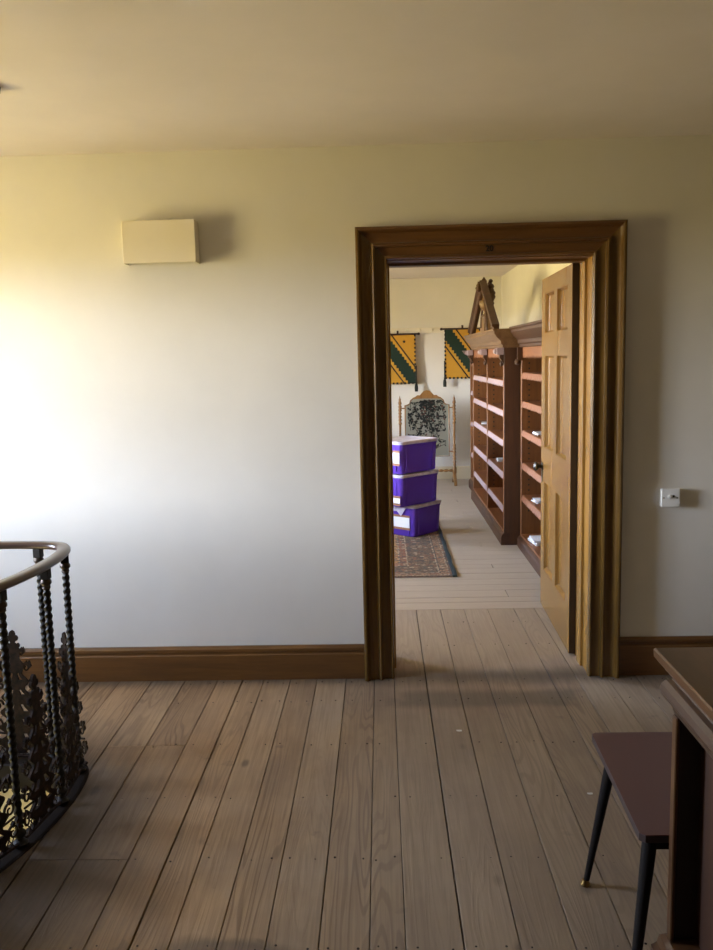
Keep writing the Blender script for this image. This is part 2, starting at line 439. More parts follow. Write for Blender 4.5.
# floorboards, each its own part
JX = [-.985, -.823, -.702, -.596, -.466, -.336, -.194, -.057, .039, .192, .341, .486, .630, .790, .915, 1.06, 1.2, 1.34, 1.49, 1.63, 1.78, 1.92, 2.06, 2.2, XR]
bds = [XW+.1433*k for k in range(17)] 
bds = [b for b in bds if b < -1.4]+[-1.306, -1.147]
JX = bds + JX
def board_poly(name, poly, m, parent, zt):
    """A board from a plan polygon with a small chamfer on its top edge."""
    c = Vector((0, 0)); P = [Vector(p) for p in poly]; c = sum(P, Vector((0, 0)))/len(P)
    def inset(p, d):
        q = p-c; return Vector((c.x+q.x-math.copysign(min(d, abs(q.x)*.5), q.x), c.y+q.y-math.copysign(min(d, abs(q.y)*.5), q.y)))
    mb = MB(); mb.loft([[(p.x, p.y, -.024) for p in P], [(p.x, p.y, zt-.0025) for p in P], [(inset(p, .0014).x, inset(p, .0014).y, zt) for p in P]])
    return mb.build(name, m, parent)
def quad_board(x0, x1, y0, y1, m, parent, g=.0011):
    zt = rnd.uniform(-.0012, .0006)
    gg = g+rnd.choice((0, 0, .0005, .0010, .0022))
    return board_poly('floorboard', [(x0+gg, y0+g), (x1-g, y0+g), (x1-g, y1-g), (x0+gg, y1-g)], m, parent, zt)
YT = 1.118    # end of the boards that run through the doorway
ends = {}     # board index -> list of end joints
for i, (a, b) in enumerate(zip(JX[:-1], JX[1:])):
    ym = (a+b)/2
    cuts = [YB]
    if abs(a+.985) < .01 or abs(a+1.147) < .01: cuts += [-1.54, -.735]
    elif -.6 < a < -.3: cuts += [-3.4]
    elif a > 1.3: cuts += [rnd.choice([-2.6, -1.54, -3.4])]
    elif a > .3: cuts += [-3.9]
    else: cuts += [rnd.choice([-3.4, -2.9])] if a > -1.1 else []
    inside = a > OX0-.03 and b < OX1+.07
    partial = (a < OX0 < b) or (a < OX1 < b)
    cuts.append(YT if inside else -.004 if not partial else -.004)
    sp = None
    hs = [hole_span(x) for x in (a, (a+b)/2, b)]
    if any(hs):
        zt = rnd.uniform(-.001, .001)
        xs = [a+.0015+(b-a-.003)*k/4 for k in range(5)]
        xs = [x for x in xs]
        lo = [(x, (hole_span(x) or (None, None))[0]) for x in xs]; hi = [(x, (hole_span(x) or (None, None))[1]) for x in xs]
        okk = [k for k in range(5) if lo[k][1] is not None]
        if len(okk) == 5:
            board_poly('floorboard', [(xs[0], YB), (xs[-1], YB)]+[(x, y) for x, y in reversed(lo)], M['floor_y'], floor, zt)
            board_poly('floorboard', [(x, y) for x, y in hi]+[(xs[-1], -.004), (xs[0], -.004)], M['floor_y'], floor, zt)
        else:
            # the well only bites into this board: split where the bite begins
            xe = xs[okk[0]] if okk[0] > 0 else xs[okk[-1]]
            if okk[0] == 0:   # bite on the left side
                solid = (xe+.004, b); bite = xs[:okk[-1]+1]
            else:
                solid = (a, xe-.004); bite = xs[okk[0]:]
            l2 = [(x, hole_span(x)[0]) for x in bite]; h2 = [(x, hole_span(x)[1]) for x in bite]
            mid = [(x, y) for x, y in (reversed(l2))]
            if okk[0] == 0:
                poly = [(a+.0015, YB), (b-.0015, YB), (b-.0015, -.004), (a+.0015, -.004)]+h2+mid[:1]*0+[(x, y) for x, y in reversed(l2)]
            else:
                poly = [(a+.0015, YB), (b-.0015, YB)]+[(x, y) for x, y in reversed(l2)]+h2+[(b-.0015, -.004), (a+.0015, -.004)]
            P = [Vector(p) for p in poly]; mb = MB(); mb.loft([[(p.x, p.y, -.024) for p in P], [(p.x, p.y, zt) for p in P]])
            mb.build('floorboard', M['floor_y'], floor)
        continue
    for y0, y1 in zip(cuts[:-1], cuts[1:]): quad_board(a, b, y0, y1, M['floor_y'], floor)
    if partial:   # piece of the board that runs on through the doorway
        if a < OX0 < b: quad_board(OX0-.02, b, -.004, YT, M['floor_y'], floor)
        else: quad_board(a, OX1+.02, -.004, YT, M['floor_y'], floor)
# library boards run crosswise
yb = YT; k = 0
while yb < YF-.01:
    wdt = [.152, .11, .165, .14, .15, .16][k % 6]; y2 = min(yb+wdt, YF)
    xc = [-.9, -1.5, .8, -1.1, -.3][k % 5]
    if yb < 1.2: quad_board(XL1, XR1, yb, y2, M['floor_x'], floor2, .003)
    else:
        quad_board(XL1, xc, yb, y2, M['floor_x'], floor2, .0016); quad_board(xc, XR1, yb, y2, M['floor_x'], floor2, .0016)
    yb = y2; k += 1
for x0, x1 in ((XL1, OX0-.02), (OX1+.02, XR1)):   # library floor beside the doorway boards
    y = WT
    while y < YT-.01:
        y2 = min(y+.14, YT); quad_board(x0, x1, y, y2, M['floor_x'], floor2); y = y2
# nail heads on the joists
mb = MB()
for yj in (-.06, -.29, -.735, -1.16, -1.54, -1.95, .45, .85):
    for a, b in zip(JX[:-1], JX[1:]):
        if a < -1.1 or b > 2.1: continue
        if yj > 0 and not (a > OX0 and b < OX1): continue
        for q in (.22, .78):
            if rnd.random() < .25: continue
            x = a+(b-a)*q+rnd.uniform(-.008, .008); y = yj+rnd.uniform(-.012, .012); r = rnd.uniform(.0022, .0040)
            mb.add([(x+math.cos(t*PI/3)*r, y+math.sin(t*PI/3)*r, .0010) for t in range(6)]+[(x+math.cos(t*PI/3)*r, y+math.sin(t*PI/3)*r, -.004) for t in range(6)], [(0,1,2,3,4,5)]+[(i, i+6, (i+1)%6+6, (i+1)%6) for i in range(6)])
nl = mb.build('nail_heads', M['under'], floor); nl['kind'] = 'stuff'

# fascia of the well and kerb
def ring_strip(name, inner, outer, z0, z1, m, parent=None):
    mb = MB(); n = len(inner); rings = []
    for i in range(n):
        a, b = inner[i], outer[i]
        rings.append([(a.x, a.y, z0), (b.x, b.y, z0), (b.x, b.y, z1), (a.x, a.y, z1)])
    rings.append(rings[0]); mb.loft(rings, caps=False)
    return mb.build(name, m, parent, smooth=50)
tag(ring_strip('trim_1', offset_loop(well, -.045*sgn), hole, SLAB+.03, .004, M['under']), kind='structure')

# ------------------------------------------------------------------ storey below
zl = -2.95
tag(bx('floor_lower', (XW-.3, YB-.2, zl-.1), (XR+.2, WT, zl), plain('lower_floor_boards', (150, 126, 96), .6), bevel=0), kind='structure')
tag(bx('wall_lower_back', (XW, 0, zl), (XR, WT, SLAB), M['lower_wall'], bevel=0), kind='structure')
tag(bx('wall_lower_right', (XR, YB, zl), (XR+.2, WT, SLAB), M['lower_wall'], bevel=0), kind='structure')
tag(bx('wall_lower_front', (XW, YB-.2, zl), (XR+.2, YB, SLAB), M['lower_wall'], bevel=0), kind='structure')
wall_with_holes_x('wall_lower_left', XW-.3, XW, YB, WT, zl, SLAB, [(WIN_L_ADDED[1], WIN_L_ADDED[2], WIN_L_ADDED[3], WIN_L_ADDED[4])], M['lower_wall'])

# ------------------------------------------------------------------ skirting boards
def skirt(name, x0, x1, h, m):
    pr = [(0, 0), (-.020, 0), (-.020, h-.045), (-.016, h-.040), (-.016, h-.032), (-.021, h-.026), (-.021, h-.012), (-.012, h-.004), (-.010, h), (0, h)]
    mb = MB(); mb.loft([[(x0, y, z) for y, z in pr], [(x1, y, z) for y, z in pr]])
    return tag(mb.build(name, m, smooth=30), kind='structure')
skirt('baseboard_left', XW, -.1, .169, M['trimwood_x'])
skirt('baseboard_right', 1.125, XR, .187, M['trimwood_x'])
pr = [(0, 0), (.02, 0), (.02, .14), (.01, .16), (0, .16)]
mb = MB(); mb.loft([[(x, YF-y, z) for y, z in pr] for x in (XL1, XR1)])
tag(mb.build('baseboard_far', plain('cream_skirting', (206, 194, 168), .5)), kind='structure')

# ------------------------------------------------------------------ doorway: architrave, lining, leaf
door = tag(empty('door_1', (0, 0, 0)), kind='structure')
PROF = [(0, 0), (0, -.052), (.004, -.058), (.012, -.060), (.019, -.056), (.022, -.048), (.028, -.040), (.040, -.034), (.062, -.031), (.070, -.033), (.074, -.044), (.080, -.047), (.088, -.043), (.090, -.026), (.100, -.023), (.128, -.021), (.130, -.029), (.137, -.031), (.141, -.026), (.143, -.010), (.143, 0)]
AX0, AX1, AZ = -.102, 1.117, 2.132
def arch_ring(corner, sx, sz):
    return [(corner[0]+sx*u, d, corner[2]+sz*u) for u, d in PROF]
mb = MB(); mb.loft([[(AX0+u, d, 0) for u, d in PROF], arch_ring((AX0, 0, AZ), 1, -1)]); mb.build('architrave', M['trimwood'], door, smooth=25)
mb = MB(); mb.loft([[(AX1-u, d, 0) for u, d in PROF], arch_ring((AX1, 0, AZ), -1, -1)]); mb.build('architrave', M['trimwood'], door, smooth=25)
mb = MB(); mb.loft([arch_ring((AX0, 0, AZ), 1, -1), arch_ring((AX1, 0, AZ), -1, -1)]); mb.build('architrave', M['trimwood_x'], door, smooth=25)
# lining with a stop and a rebate
def jamb(xs, s, name):
    pr = [(xs, .0), (xs, .115), (xs-s*.012, .118), (xs-s*.012, .205), (xs, .208), (xs, WT+.012), (xs+s*.02, WT+.012), (xs+s*.02, 0)]
    mb = MB(); mb.loft([[(x, y, 0) for x, y in pr], [(x, y, OZ) for x, y in pr]]); mb.build(name, M['doorwood'], door)
jamb(OX1, 1, 'door_lining'); jamb(OX0, -1, 'door_lining')
pr = [(0, OZ), (.115, OZ), (.118, OZ-.012), (.205, OZ-.012), (.208, OZ), (WT+.012, OZ), (WT+.012, OZ+.02), (0, OZ+.02)]
mb = MB(); mb.loft([[(OX0-.02, y, z) for y, z in pr], [(OX1+.02, y, z) for y, z in pr]]); mb.build('door_lining', M['trimwood_x'], door)
for u0, u1 in ((OX0-.125, OX0), (OX1, OX1+.125)):
    bx('architrave', (u0, WT, 0), (u1, WT+.03, OZ+.125), M['doorwood'], door, bevel=.004)
bx('architrave', (OX0, WT, OZ), (OX1, WT+.03, OZ+.125), M['trimwood_x'], door, bevel=.004)
# number over the door
def number(ch, x, z, s=.02):
    cu = bpy.data.curves.new('door_number', 'FONT'); cu.body = ch; cu.size = s; cu.extrude = .0008; cu.align_x = 'CENTER'
    cu.offset = .0012
    o = bpy.data.objects.new('tmp', cu); col.objects.link(o)
    dg = bpy.context.evaluated_depsgraph_get(); me = bpy.data.meshes.new_from_object(o.evaluated_get(dg)); bpy.data.objects.remove(o)
    me.materials.clear(); me.materials.append(M['num'])
    o = bpy.data.objects.new('door_number', me); col.objects.link(o); o.parent = door; o.location = (x, -.0245, z); o.rotation_euler = (R(90), 0, 0)
    o['label'] = 'small black painted number 20 on the door head'
number('20', .505, AZ-.118, .036)

# the leaf, hinged on the right jamb and opened into the library
LW, LH, LT = .935, 1.975, .048
leaf = empty('door_leaf', (.995, WT+.012, .006), 0, door)
leaf.rotation_euler = (0, 0, R(90-1.6))    # local +x runs along the leaf away from the hinge, local +y towards the hall side face
cols_ = [(.115, .425), (.515, .820)]; rows_ = [(.24, .785), (.985, 1.535), (1.655, 1.89)]
mb = MB()
y0, y1 = 0, LT
xs = [0]+[v for c in cols_ for v in c]+[LW]
for a, b in ((0, .115), (.425, .515), (.820, LW)): mb.box((a, y0, 0), (b, y1, LH))
for c in cols_:
    zz = [0]+[v for r_ in rows_ for v in r_]+[LH]
    for a, b in ((zz[0], zz[1]), (zz[2], zz[3]), (zz[4], zz[5]), (zz[6], zz[7])): mb.box((c[0], y0, a), (c[1], y1, b))
mb.build('leaf_frame', M['doorwood'], leaf)
for c in cols_:
    for r_ in rows_:
        p = MB(); p.box((c[0], .019, r_[0]), (c[1], LT-.019, r_[1])); pn = p.build('door_panel', M['doorwood'], leaf)
        q = MB()
        for side in (0, 1):
            # ogee moulding around the panel
            ya, yb_ = (LT-.001, LT-.019) if side else (.001, .019)
            for (ax, az, bx_, bz) in ((c[0], r_[0], c[0]+.02, r_[1]), (c[1]-.02, r_[0], c[1], r_[1])):
                s_ = 1 if ax == c[0] else -1; e = ax if s_ == 1 else bx_
                q.prism([(e, ya), (e+s_*.006, ya), (e+s_*.012, (ya+yb_)/2), (e+s_*.02, yb_), (e, yb_)], lambda x, y, z=r_[0]: (x, y, z), lambda x, y, z=r_[1]: (x, y, z))
            for zc, s_ in ((r_[0], 1), (r_[1], -1)):
                q.prism([(zc, ya), (zc+s_*.006, ya), (zc+s_*.012, (ya+yb_)/2), (zc+s_*.02, yb_), (zc, yb_)], lambda z, y, x=c[0]: (x, y, z), lambda z, y, x=c[1]: (x, y, z))
        q.build('panel_moulding', M['doorwood'], leaf)
knob = MB()
Mx = Matrix.Rotation(R(-90), 4, 'X')
knob.lathe((.885, LT, .866), [(.026, 0), (.026, .004), (.012, .008), (.011, .020), (.020, .026), (.028, .036), (.028, .044), (.018, .053), (.001, .056)], 16, Mx)
knob.build('door_knob', M['black'], leaf, smooth=40)
kp = MB(); kp.box((.87, LT, .77), (.90, LT+.004, .84)); kp.build('keyhole_plate', M['black'], leaf, bevel=.002)
bx('hinge_edge_shade', (-.0012, .0005, 0), (.0, LT-.0005, LH), plain('shaded_dirty_edge', (66, 50, 34), .5), leaf, 0)  # added strip: shade on the hinge edge and bare, dirty wood as dark colour
for z in (.25, 1.72):
    hg = MB(); hg.lathe((-.004, -.004, z-.06), [(.006, 0), (.006, .12)], 10); hg.box((-.0025, .0, z-.06), (-.001, .010, z+.06)); hg.build('hinge', M['steel'], leaf)

# ------------------------------------------------------------------ fittings on the hall wall
wl = tag(empty('wall_light', (-.986, 0, 1.994)), 'cream rectangular box light high on the left wall', 'wall light')
mb = MB()
t_ = .004
mb.box((-.165, -.085, 0), (.165, -.081, .188)).box((-.165, -.081, 0), (-.161, 0, .188)).box((.161, -.081, 0), (.165, 0, .188)).box((-.161, -.081, .10), (.161, 0, .104))
mb.build('light_cover', M['cream'], wl, bevel=.0015)
bx('back_plate', (-.15, -.012, .012), (.15, 0, .176), M['white'], wl)
sw = tag(empty('cord_outlet', (1.345, 0, .866)), 'white square cord outlet plate on the wall right of the doorway', 'outlet')
bx('back_box', (-.040, -.022, -.040), (.040, 0, .040), M['white'], sw, bevel=.002)
bx('face_plate', (-.0435, -.030, -.0435), (.0435, -.022, .0435), M['white'], sw, bevel=.003)
mb = MB(); mb.lathe((-.004, -.030, .006), [(.009, 0), (.008, .006), (.001, .008)], 12, Matrix.Rotation(R(90), 4, 'X')); mb.build('cord_boss', M['white'], sw, smooth=40)
mb = MB(); mb.lathe((.014, -.030, .008), [(.006, 0), (.005, .002), (.001, .0022)], 10, Matrix.Rotation(R(90), 4, 'X')); mb.build('cord_hole', M['black'], sw)
for s_ in (-1, 1):
    mb = MB(); mb.lathe((s_*.031, -.030, 0), [(.0035, 0), (.003, .0012), (.001, .0014)], 8, Matrix.Rotation(R(90), 4, 'X')); mb.build('screw', M['iron_tip'], sw)
# unidentified fitting added for the soft shadow at the ceiling's left edge
cf = MB(); cf.lathe((-1.335, -.985, H), [(.001, -.034), (.040, -.030), (.052, -.018), (.055, 0)], 24)
tag(cf.build('ceiling_shadow_fitting', plain('grey_plastic', (120, 112, 108), .6), smooth=40), 'small round grey fitting added for the shadow on the ceiling at the left edge', 'ceiling fitting')

# ------------------------------------------------------------------ stair balustrade
bal = tag(empty('stair_balustrade', (-2.2, -1.5, 0)), 'black iron balustrade with twisted rods around the stairwell', 'balustrade')
O_ = Vector((-2.2, -1.5, 0))
RZ = .86
mb = MB(); rings = []; inn = offset_loop(well, -.024*sgn); outr = offset_loop(well, .024*sgn); i2 = offset_loop(well, -.017*sgn); o2 = offset_loop(well, .017*sgn)
for a, b, c, d in zip(inn, outr, i2, o2):
    P_ = [(c, RZ), (d, RZ), (b, RZ+.008), (b, RZ+.016), (d, RZ+.024), (c, RZ+.024), (a, RZ+.016), (a, RZ+.008)]
    rings.append([Vector((p.x, p.y, z))-O_ for p, z in P_])
rings.append(rings[0]); mb.loft(rings, caps=False); mb.build('handrail', M['handrail'], bal, smooth=50)
kb = MB(); rings = []
for a, b in zip(offset_loop(well, -.03*sgn), kerb_out):
    rings.append([Vector((a.x, a.y, 0))-O_, Vector((b.x, b.y, 0))-O_, Vector((b.x, b.y, .0015))-O_, Vector((b.x+(a.x-b.x)*.2, b.y+(a.y-b.y)*.3, .0035))-O_, Vector((a.x, a.y, .004))-O_])
rings.append(rings[0]); kb.loft(rings, caps=False); kb.build('kerb', plain('kerb_dark_paint', (30, 23, 18), .95, 0, Specular_IOR_Level=.1), bal)
# one twisted baluster
def make_baluster():
    b = empty('baluster', (0, 0, 0), 0, bal)
    s = MB(); rings = []; n = 200
    for k in range(n+1):
        z = .07+(.80-.07)*k/n; a0 = 2*PI*z/.052; ring = []
        for j in range(10):
            t = 2*PI*j/10; r_ = .0120+.0022*math.cos(2*t)
            ring.append((math.cos(t+a0)*r_, math.sin(t+a0)*r_, z))
        rings.append(ring)
    s.loft(rings); s.build('twisted_rod', M['iron'], b, smooth=60)
    s = MB(); s.lathe((0, 0, 0), [(.024, .012), (.026, .02), (.016, .028), (.012, .036), (.021, .046), (.021, .054), (.012, .064), (.011, .072)], 12); s.build('base_knop', M['iron'], b, smooth=50)
    s = MB(); s.lathe((0, 0, 0), [(.010, .786), (.015, .793), (.011, .799), (.019, .808), (.019, .816), (.013, .826)], 12); s.build('top_knop', M['iron_tip'], b, smooth=50)
    s = MB(); s.box((-.015, -.015, .824), (.015, .015, RZ)); s.build('top_block', M['iron'], b, bevel=.002)
    return b
# arclength placement, anchored at the post nearest the doorway
cum = [0]
for i in range(len(well)): cum.append(cum[-1]+(well[(i+1) % len(well)]-well[i]).length)
TOT = cum[-1]
def at_s(s_):
    s_ %= TOT
    for i in range(len(well)):
        if cum[i+1] >= s_:
            a, b = well[i], well[(i+1) % len(well)]; t = (s_-cum[i])/(cum[i+1]-cum[i]); return a+(b-a)*t, (b-a).normalized()
def s_near(x, y): 
    i = min(range(len(well)), key=lambda k: (well[k]-Vector((x, y))).length); return cum[i]
sD, sA, sB, sC = s_near(-1.325, -.868), s_near(-1.177, -.96), s_near(-1.158, -1.21), s_near(-1.195, -1.47)
posts = [sD, sA, sB, sC]
rest = (TOT-(sC-sD)) ; nrest = round(rest/.262)
posts += [sC+rest*k/nrest for k in range(1, nrest)]
proto = make_baluster()
for i, s_ in enumerate(posts):
    p, t = at_s(s_)
    b = proto if i == 0 else dup(proto, bal)
    b.location = Vector((p.x, p.y, 0))-O_; b.rotation_euler = (0, 0, math.atan2(t.y, t.x))
# cast-iron ornament between the rods
def ornament():
    T = .0045
    s = MB()
    f0 = lambda u, z: (u, -T, z); f1 = lambda u, z: (u, T, z)
    # leafy spine: wavy outline
    def halfw(z):
        base = .088*(1-z/.50)**.8+.014
        return base*(.80+.20*math.sin(z*2*PI/.062))
    zs = [.03+.45*k/60 for k in range(61)]
    # spine in slices, leaving pierced eyes
    for k in range(60):
        z0, z1 = zs[k], zs[k+1]; w0, w1 = halfw(z0), halfw(z1)
        ph = (z0 % .062)/.062; e = 0
        if z0 < .36 and .25 < ph < .7: e = .42
        if e:
            for sg in (-1, 1):
                # eye between a core strip and an outer strip
                s.prism([(sg*w0*.12*0, z0), (sg*w0*.30, z0), (sg*w1*.30, z1), (0, z1)], f0, f1)
                s.prism([(sg*w0*.62, z0), (sg*w0, z0), (sg*w1, z1), (sg*w1*.62, z1)], f0, f1)
        else:
            s.prism([(-w0, z0), (w0, z0), (w1, z1), (-w1, z1)], f0, f1)
    # trefoil finial
    for cx, cz, r_ in ((0, .515, .013), (-.014, .500, .009), (.014, .500, .009), (0, .49, .011), (-.020, .47, .008), (.020, .47, .008)):
        s.prism([(cx+math.cos(t*PI/4)*r_, cz+math.sin(t*PI/4)*r_*1.3) for t in range(8)], f0, f1)
    # scrolls and leaves on both sides
    for sg in (-1, 1):
        for zc, rr, off in ((.07, .024, .098), (.15, .024, .090), (.23, .021, .078), (.31, .018, .062), (.38, .015, .046), (.44, .010, .03)):
            pts = []
            for k in range(22):
                t = k/21; a0 = t*2.6*PI; rad = rr*(1-.80*t)
                pts.append((sg*(off+math.cos(a0+PI)*rad), 0, zc+math.sin(a0)*rad*1.15))
            s.tube(pts, [.0048*(1-.4*k/21) for k in range(22)], 5)
            for q in range(3):
                lx = off+rr*math.cos(q*.9-.2); lz = zc+rr*1.2*math.sin(q*.9+.3)
                s.prism([(sg*lx, lz-.008), (sg*(lx+.009), lz+.002), (sg*(lx+.004), lz+.014), (sg*(lx-.006), lz+.004)], f0, f1)
    # lattice foot
    for k in range(-4, 5):
        s.tube([(k*.022-.012, 0, .02), (k*.022+.016, 0, .06)], .0022, 4); s.tube([(k*.022+.012, 0, .02), (k*.022-.016, 0, .06)], .0022, 4)
    s.tube([(-.115, 0, .020), (.115, 0, .020)], .006, 6); s.tube([(-.11, 0, .118), (-.05, 0, .112), (0, 0, .122), (.05, 0, .112), (.11, 0, .118)], .0042, 6)
    return s.build('cast_ornament', M['cast'], bal)
orn = ornament(); first = True
sp = sorted(posts)
for i in range(len(sp)):
    a = sp[i]; b = sp[(i+1) % len(sp)] + (TOT if i == len(sp)-1 else 0)
    p, t = at_s((a+b)/2); w_ = b-a
    o = orn if first else dup(orn, bal); first = False
    o.location = Vector((p.x, p.y, .004))-O_; o.rotation_euler = (0, 0, math.atan2(t.y, t.x)); o.scale = (min(1, w_/.27), 1, 1)

# ------------------------------------------------------------------ seat with tapered legs
st = tag(empty('stool', (.80, -1.92, 0)), 'low burgundy-topped stool with black tapered legs beside the wooden cabinet', 'stool')
def local(P, o): return tuple(Vector(P)-o.location)
seat_pts = [(.594, -1.641), (.575, -2.185), (1.0, -2.185), (1.0, -1.641)]
mb = MB()
def rounded(pts, r_=.012):
    out = []
    n = len(pts)
    for i in range(n):
        p = Vector(pts[i]); a = (Vector(pts[i-1])-p).normalized(); b = (Vector(pts[(i+1) % n])-p).normalized()
        for t in (0, .5, 1): out.append(p+a*r_*(1-t)+b*r_*t+(a+b)*(-.0)*t)
    return out
rp = rounded(seat_pts)
so = st.location
mb.loft([[(p.x-so.x, p.y-so.y, z) for p in rp] for z in (.432, .449)]); mb.build('seat_edge', M['seat_edge'], st)
mb = MB(); mb.loft([[(p.x-so.x, p.y-so.y, z) for p in rp] for z in (.449, .4515)]); mb.build('seat', M['seat'], st, label='smooth burgundy top')
mb = MB()
mb.box((.60-.80, -2.17+1.92, .407), (.98-.80, -2.15+1.92, .432)).box((.62-.80, -1.70+1.92, .407), (.98-.80, -1.68+1.92, .432)).box((.61-.80, -2.15+1.92, .407), (.625-.80, -1.70+1.92, .432))
mb.box((.965-.80, -2.15+1.92, .407), (.98-.80, -1.70+1.92, .432))
mb.build('under_frame', M['leg'], st)
for top, foot in (((.640, -1.715, .432), (.573, -1.684, 0)), ((.607, -2.155, .432), (.545, -2.225, 0)), ((.955, -1.70, .432), (1.03, -1.66, 0)), ((.955, -2.155, .432), (1.03, -2.175, 0))):
    T_, B_ = Vector(local(top, st)), Vector(local(foot, st)); B2 = B_+(T_-B_)*.045
    mb = MB(); mb.tube([B2, T_], [.0085, .018], 14); lg = mb.build('leg', M['leg'], st, smooth=40)
    mb = MB(); mb.lathe(tuple(B_), [(.013, 0), (.015, .005), (.012, .012), (.0095, .018)], 12); mb.build('foot', M['brass'], lg, smooth=40, label='small brass foot')

# ------------------------------------------------------------------ wooden cabinet at the right edge
cb = tag(empty('cabinet', (.60, -2.2, 0)), 'polished wooden cabinet with moulded top at the right edge', 'cabinet')
CX0, CX1, CY0, CY1, CH = 0, .75, -1.25, 0, .90
mb = MB()
def rect_ring(o, z): return [(CX0+o, CY0+o, z), (CX1-o, CY0+o, z), (CX1-o, CY1-o, z), (CX0+o, CY1-o, z)]
mb.loft([rect_ring(o, z) for o, z in ((.022, CH-.050), (.012, CH-.044), (.008, CH-.034), (.001, CH-.030), (-.007, CH-.020), (-.008, CH-.004), (-.005, CH))])
mb.build('top', M['desk'], cb)
mb = MB(); mb.loft([rect_ring(o, z) for o, z in ((.030, CH-.138), (.026, CH-.128), (.026, CH-.118), (.018, CH-.114), (.009, CH-.104), (.004, CH-.092), (.006, CH-.076), (.014, CH-.066), (.024, CH-.062), (.030, CH-.050))])
mb.build('cornice_moulding', M['desk_mould'], cb, smooth=28)
# posts and frame of the recessed side, deep panel behind
zb, zt = .235, CH-.138
for x0, y0 in ((.028, -.054), (.028, CY1-1.25+.02)):
    pass
for xa in (.028, .648):
    for ya in (-.046, CY0+.032):
        cp_ = bx('corner_post', (xa, ya, zb), (xa+.072, ya+.014, zt), M['desk_shade'], cb)
        if xa < .1: bx('edge_strip', (xa-.004, ya-.010, zb), (xa+.005, ya+.015, zt), M['desk'], cp_)
mb = MB().box((.084, CY0+.04, zb), (.65, -.04, zt)); mb.build('side_panel', M['burl'], cb)
for y in (-.40, -.78): bx('mullion', (.04, y-.02, zb), (.101, y+.02, zt), M['desk'], cb)
mb = MB(); mb.loft([rect_ring(o, z) for o, z in ((.000, 0), (.000, .19), (.010, .205), (.014, .225), (.024, .235))]); mb.build('plinth', M['desk'], cb)

# ------------------------------------------------------------------ flakes of paint on the boards
for nm, x, y, s_, lb in (('paint_flake', .300, -.625, .011, 'white paint flake on the floorboards in front of the doorway'), ('paint_flake', .714, -1.154, .009, 'pale paint flake on the floorboards just beyond the burgundy stool'), ):
    P_ = [(s_*math.cos(t*PI/3.5)*(1+.4*math.sin(t*2.3)), s_*.6*math.sin(t*PI/3.5)) for t in range(7)]
    mb = MB(); mb.prism(P_, lambda u, v: (u, v, 0), lambda u, v: (u, v, .0018+.15*u*u/s_)); o = mb.build(nm, M['chip']); o.location = (x, y, .0008); tag(o, lb, 'paint flake')

# ------------------------------------------------------------------ library: rug
RX0, RX1, RY0, RY1 = -1.5, .485, 1.905, 4.6
rug = tag(empty('rug', (0, 0, 0)), 'patterned oriental rug under the purple crates', 'rug')
mb = MB(); nx, ny = 20, 30
mb.box((RX0, RY0, .001), (RX1, RY1, .009)); mb.build('pile', rug_mat(RX1, RY0, RX0, RY1), rug, bevel=.002)
pts = []
for k in range(40):
    y = RY0-.008+(RY1-RY0+.01)*k/39; pts.append((RX1+.016+.003*math.sin(k*.9), y, .012+.002*math.sin(k*1.7)))
mb = MB(); rings = []
for p in pts: rings.append([(p[0]-.018, p[1], .001), (p[0]+.016, p[1], .001), (p[0]+.014, p[1], p[2]), (p[0]-.012, p[1], p[2]+.003)])
mb.loft(rings); mb.build('edge_binding', plain('teal_binding', (38, 56, 62), .9), rug, label='dark teal bound edge')
mb = MB()
for k in range(150):
    x = RX0+(RX1-RX0)*(k+.5)/150; mb.tube([(x, RY0, .006), (x+rnd.uniform(-.004, .004), RY0-.016-rnd.uniform(0, .006), .003)], .0016, 4)
fr = mb.build('fringe', M['valance'], rug); fr['kind'] = 'stuff'

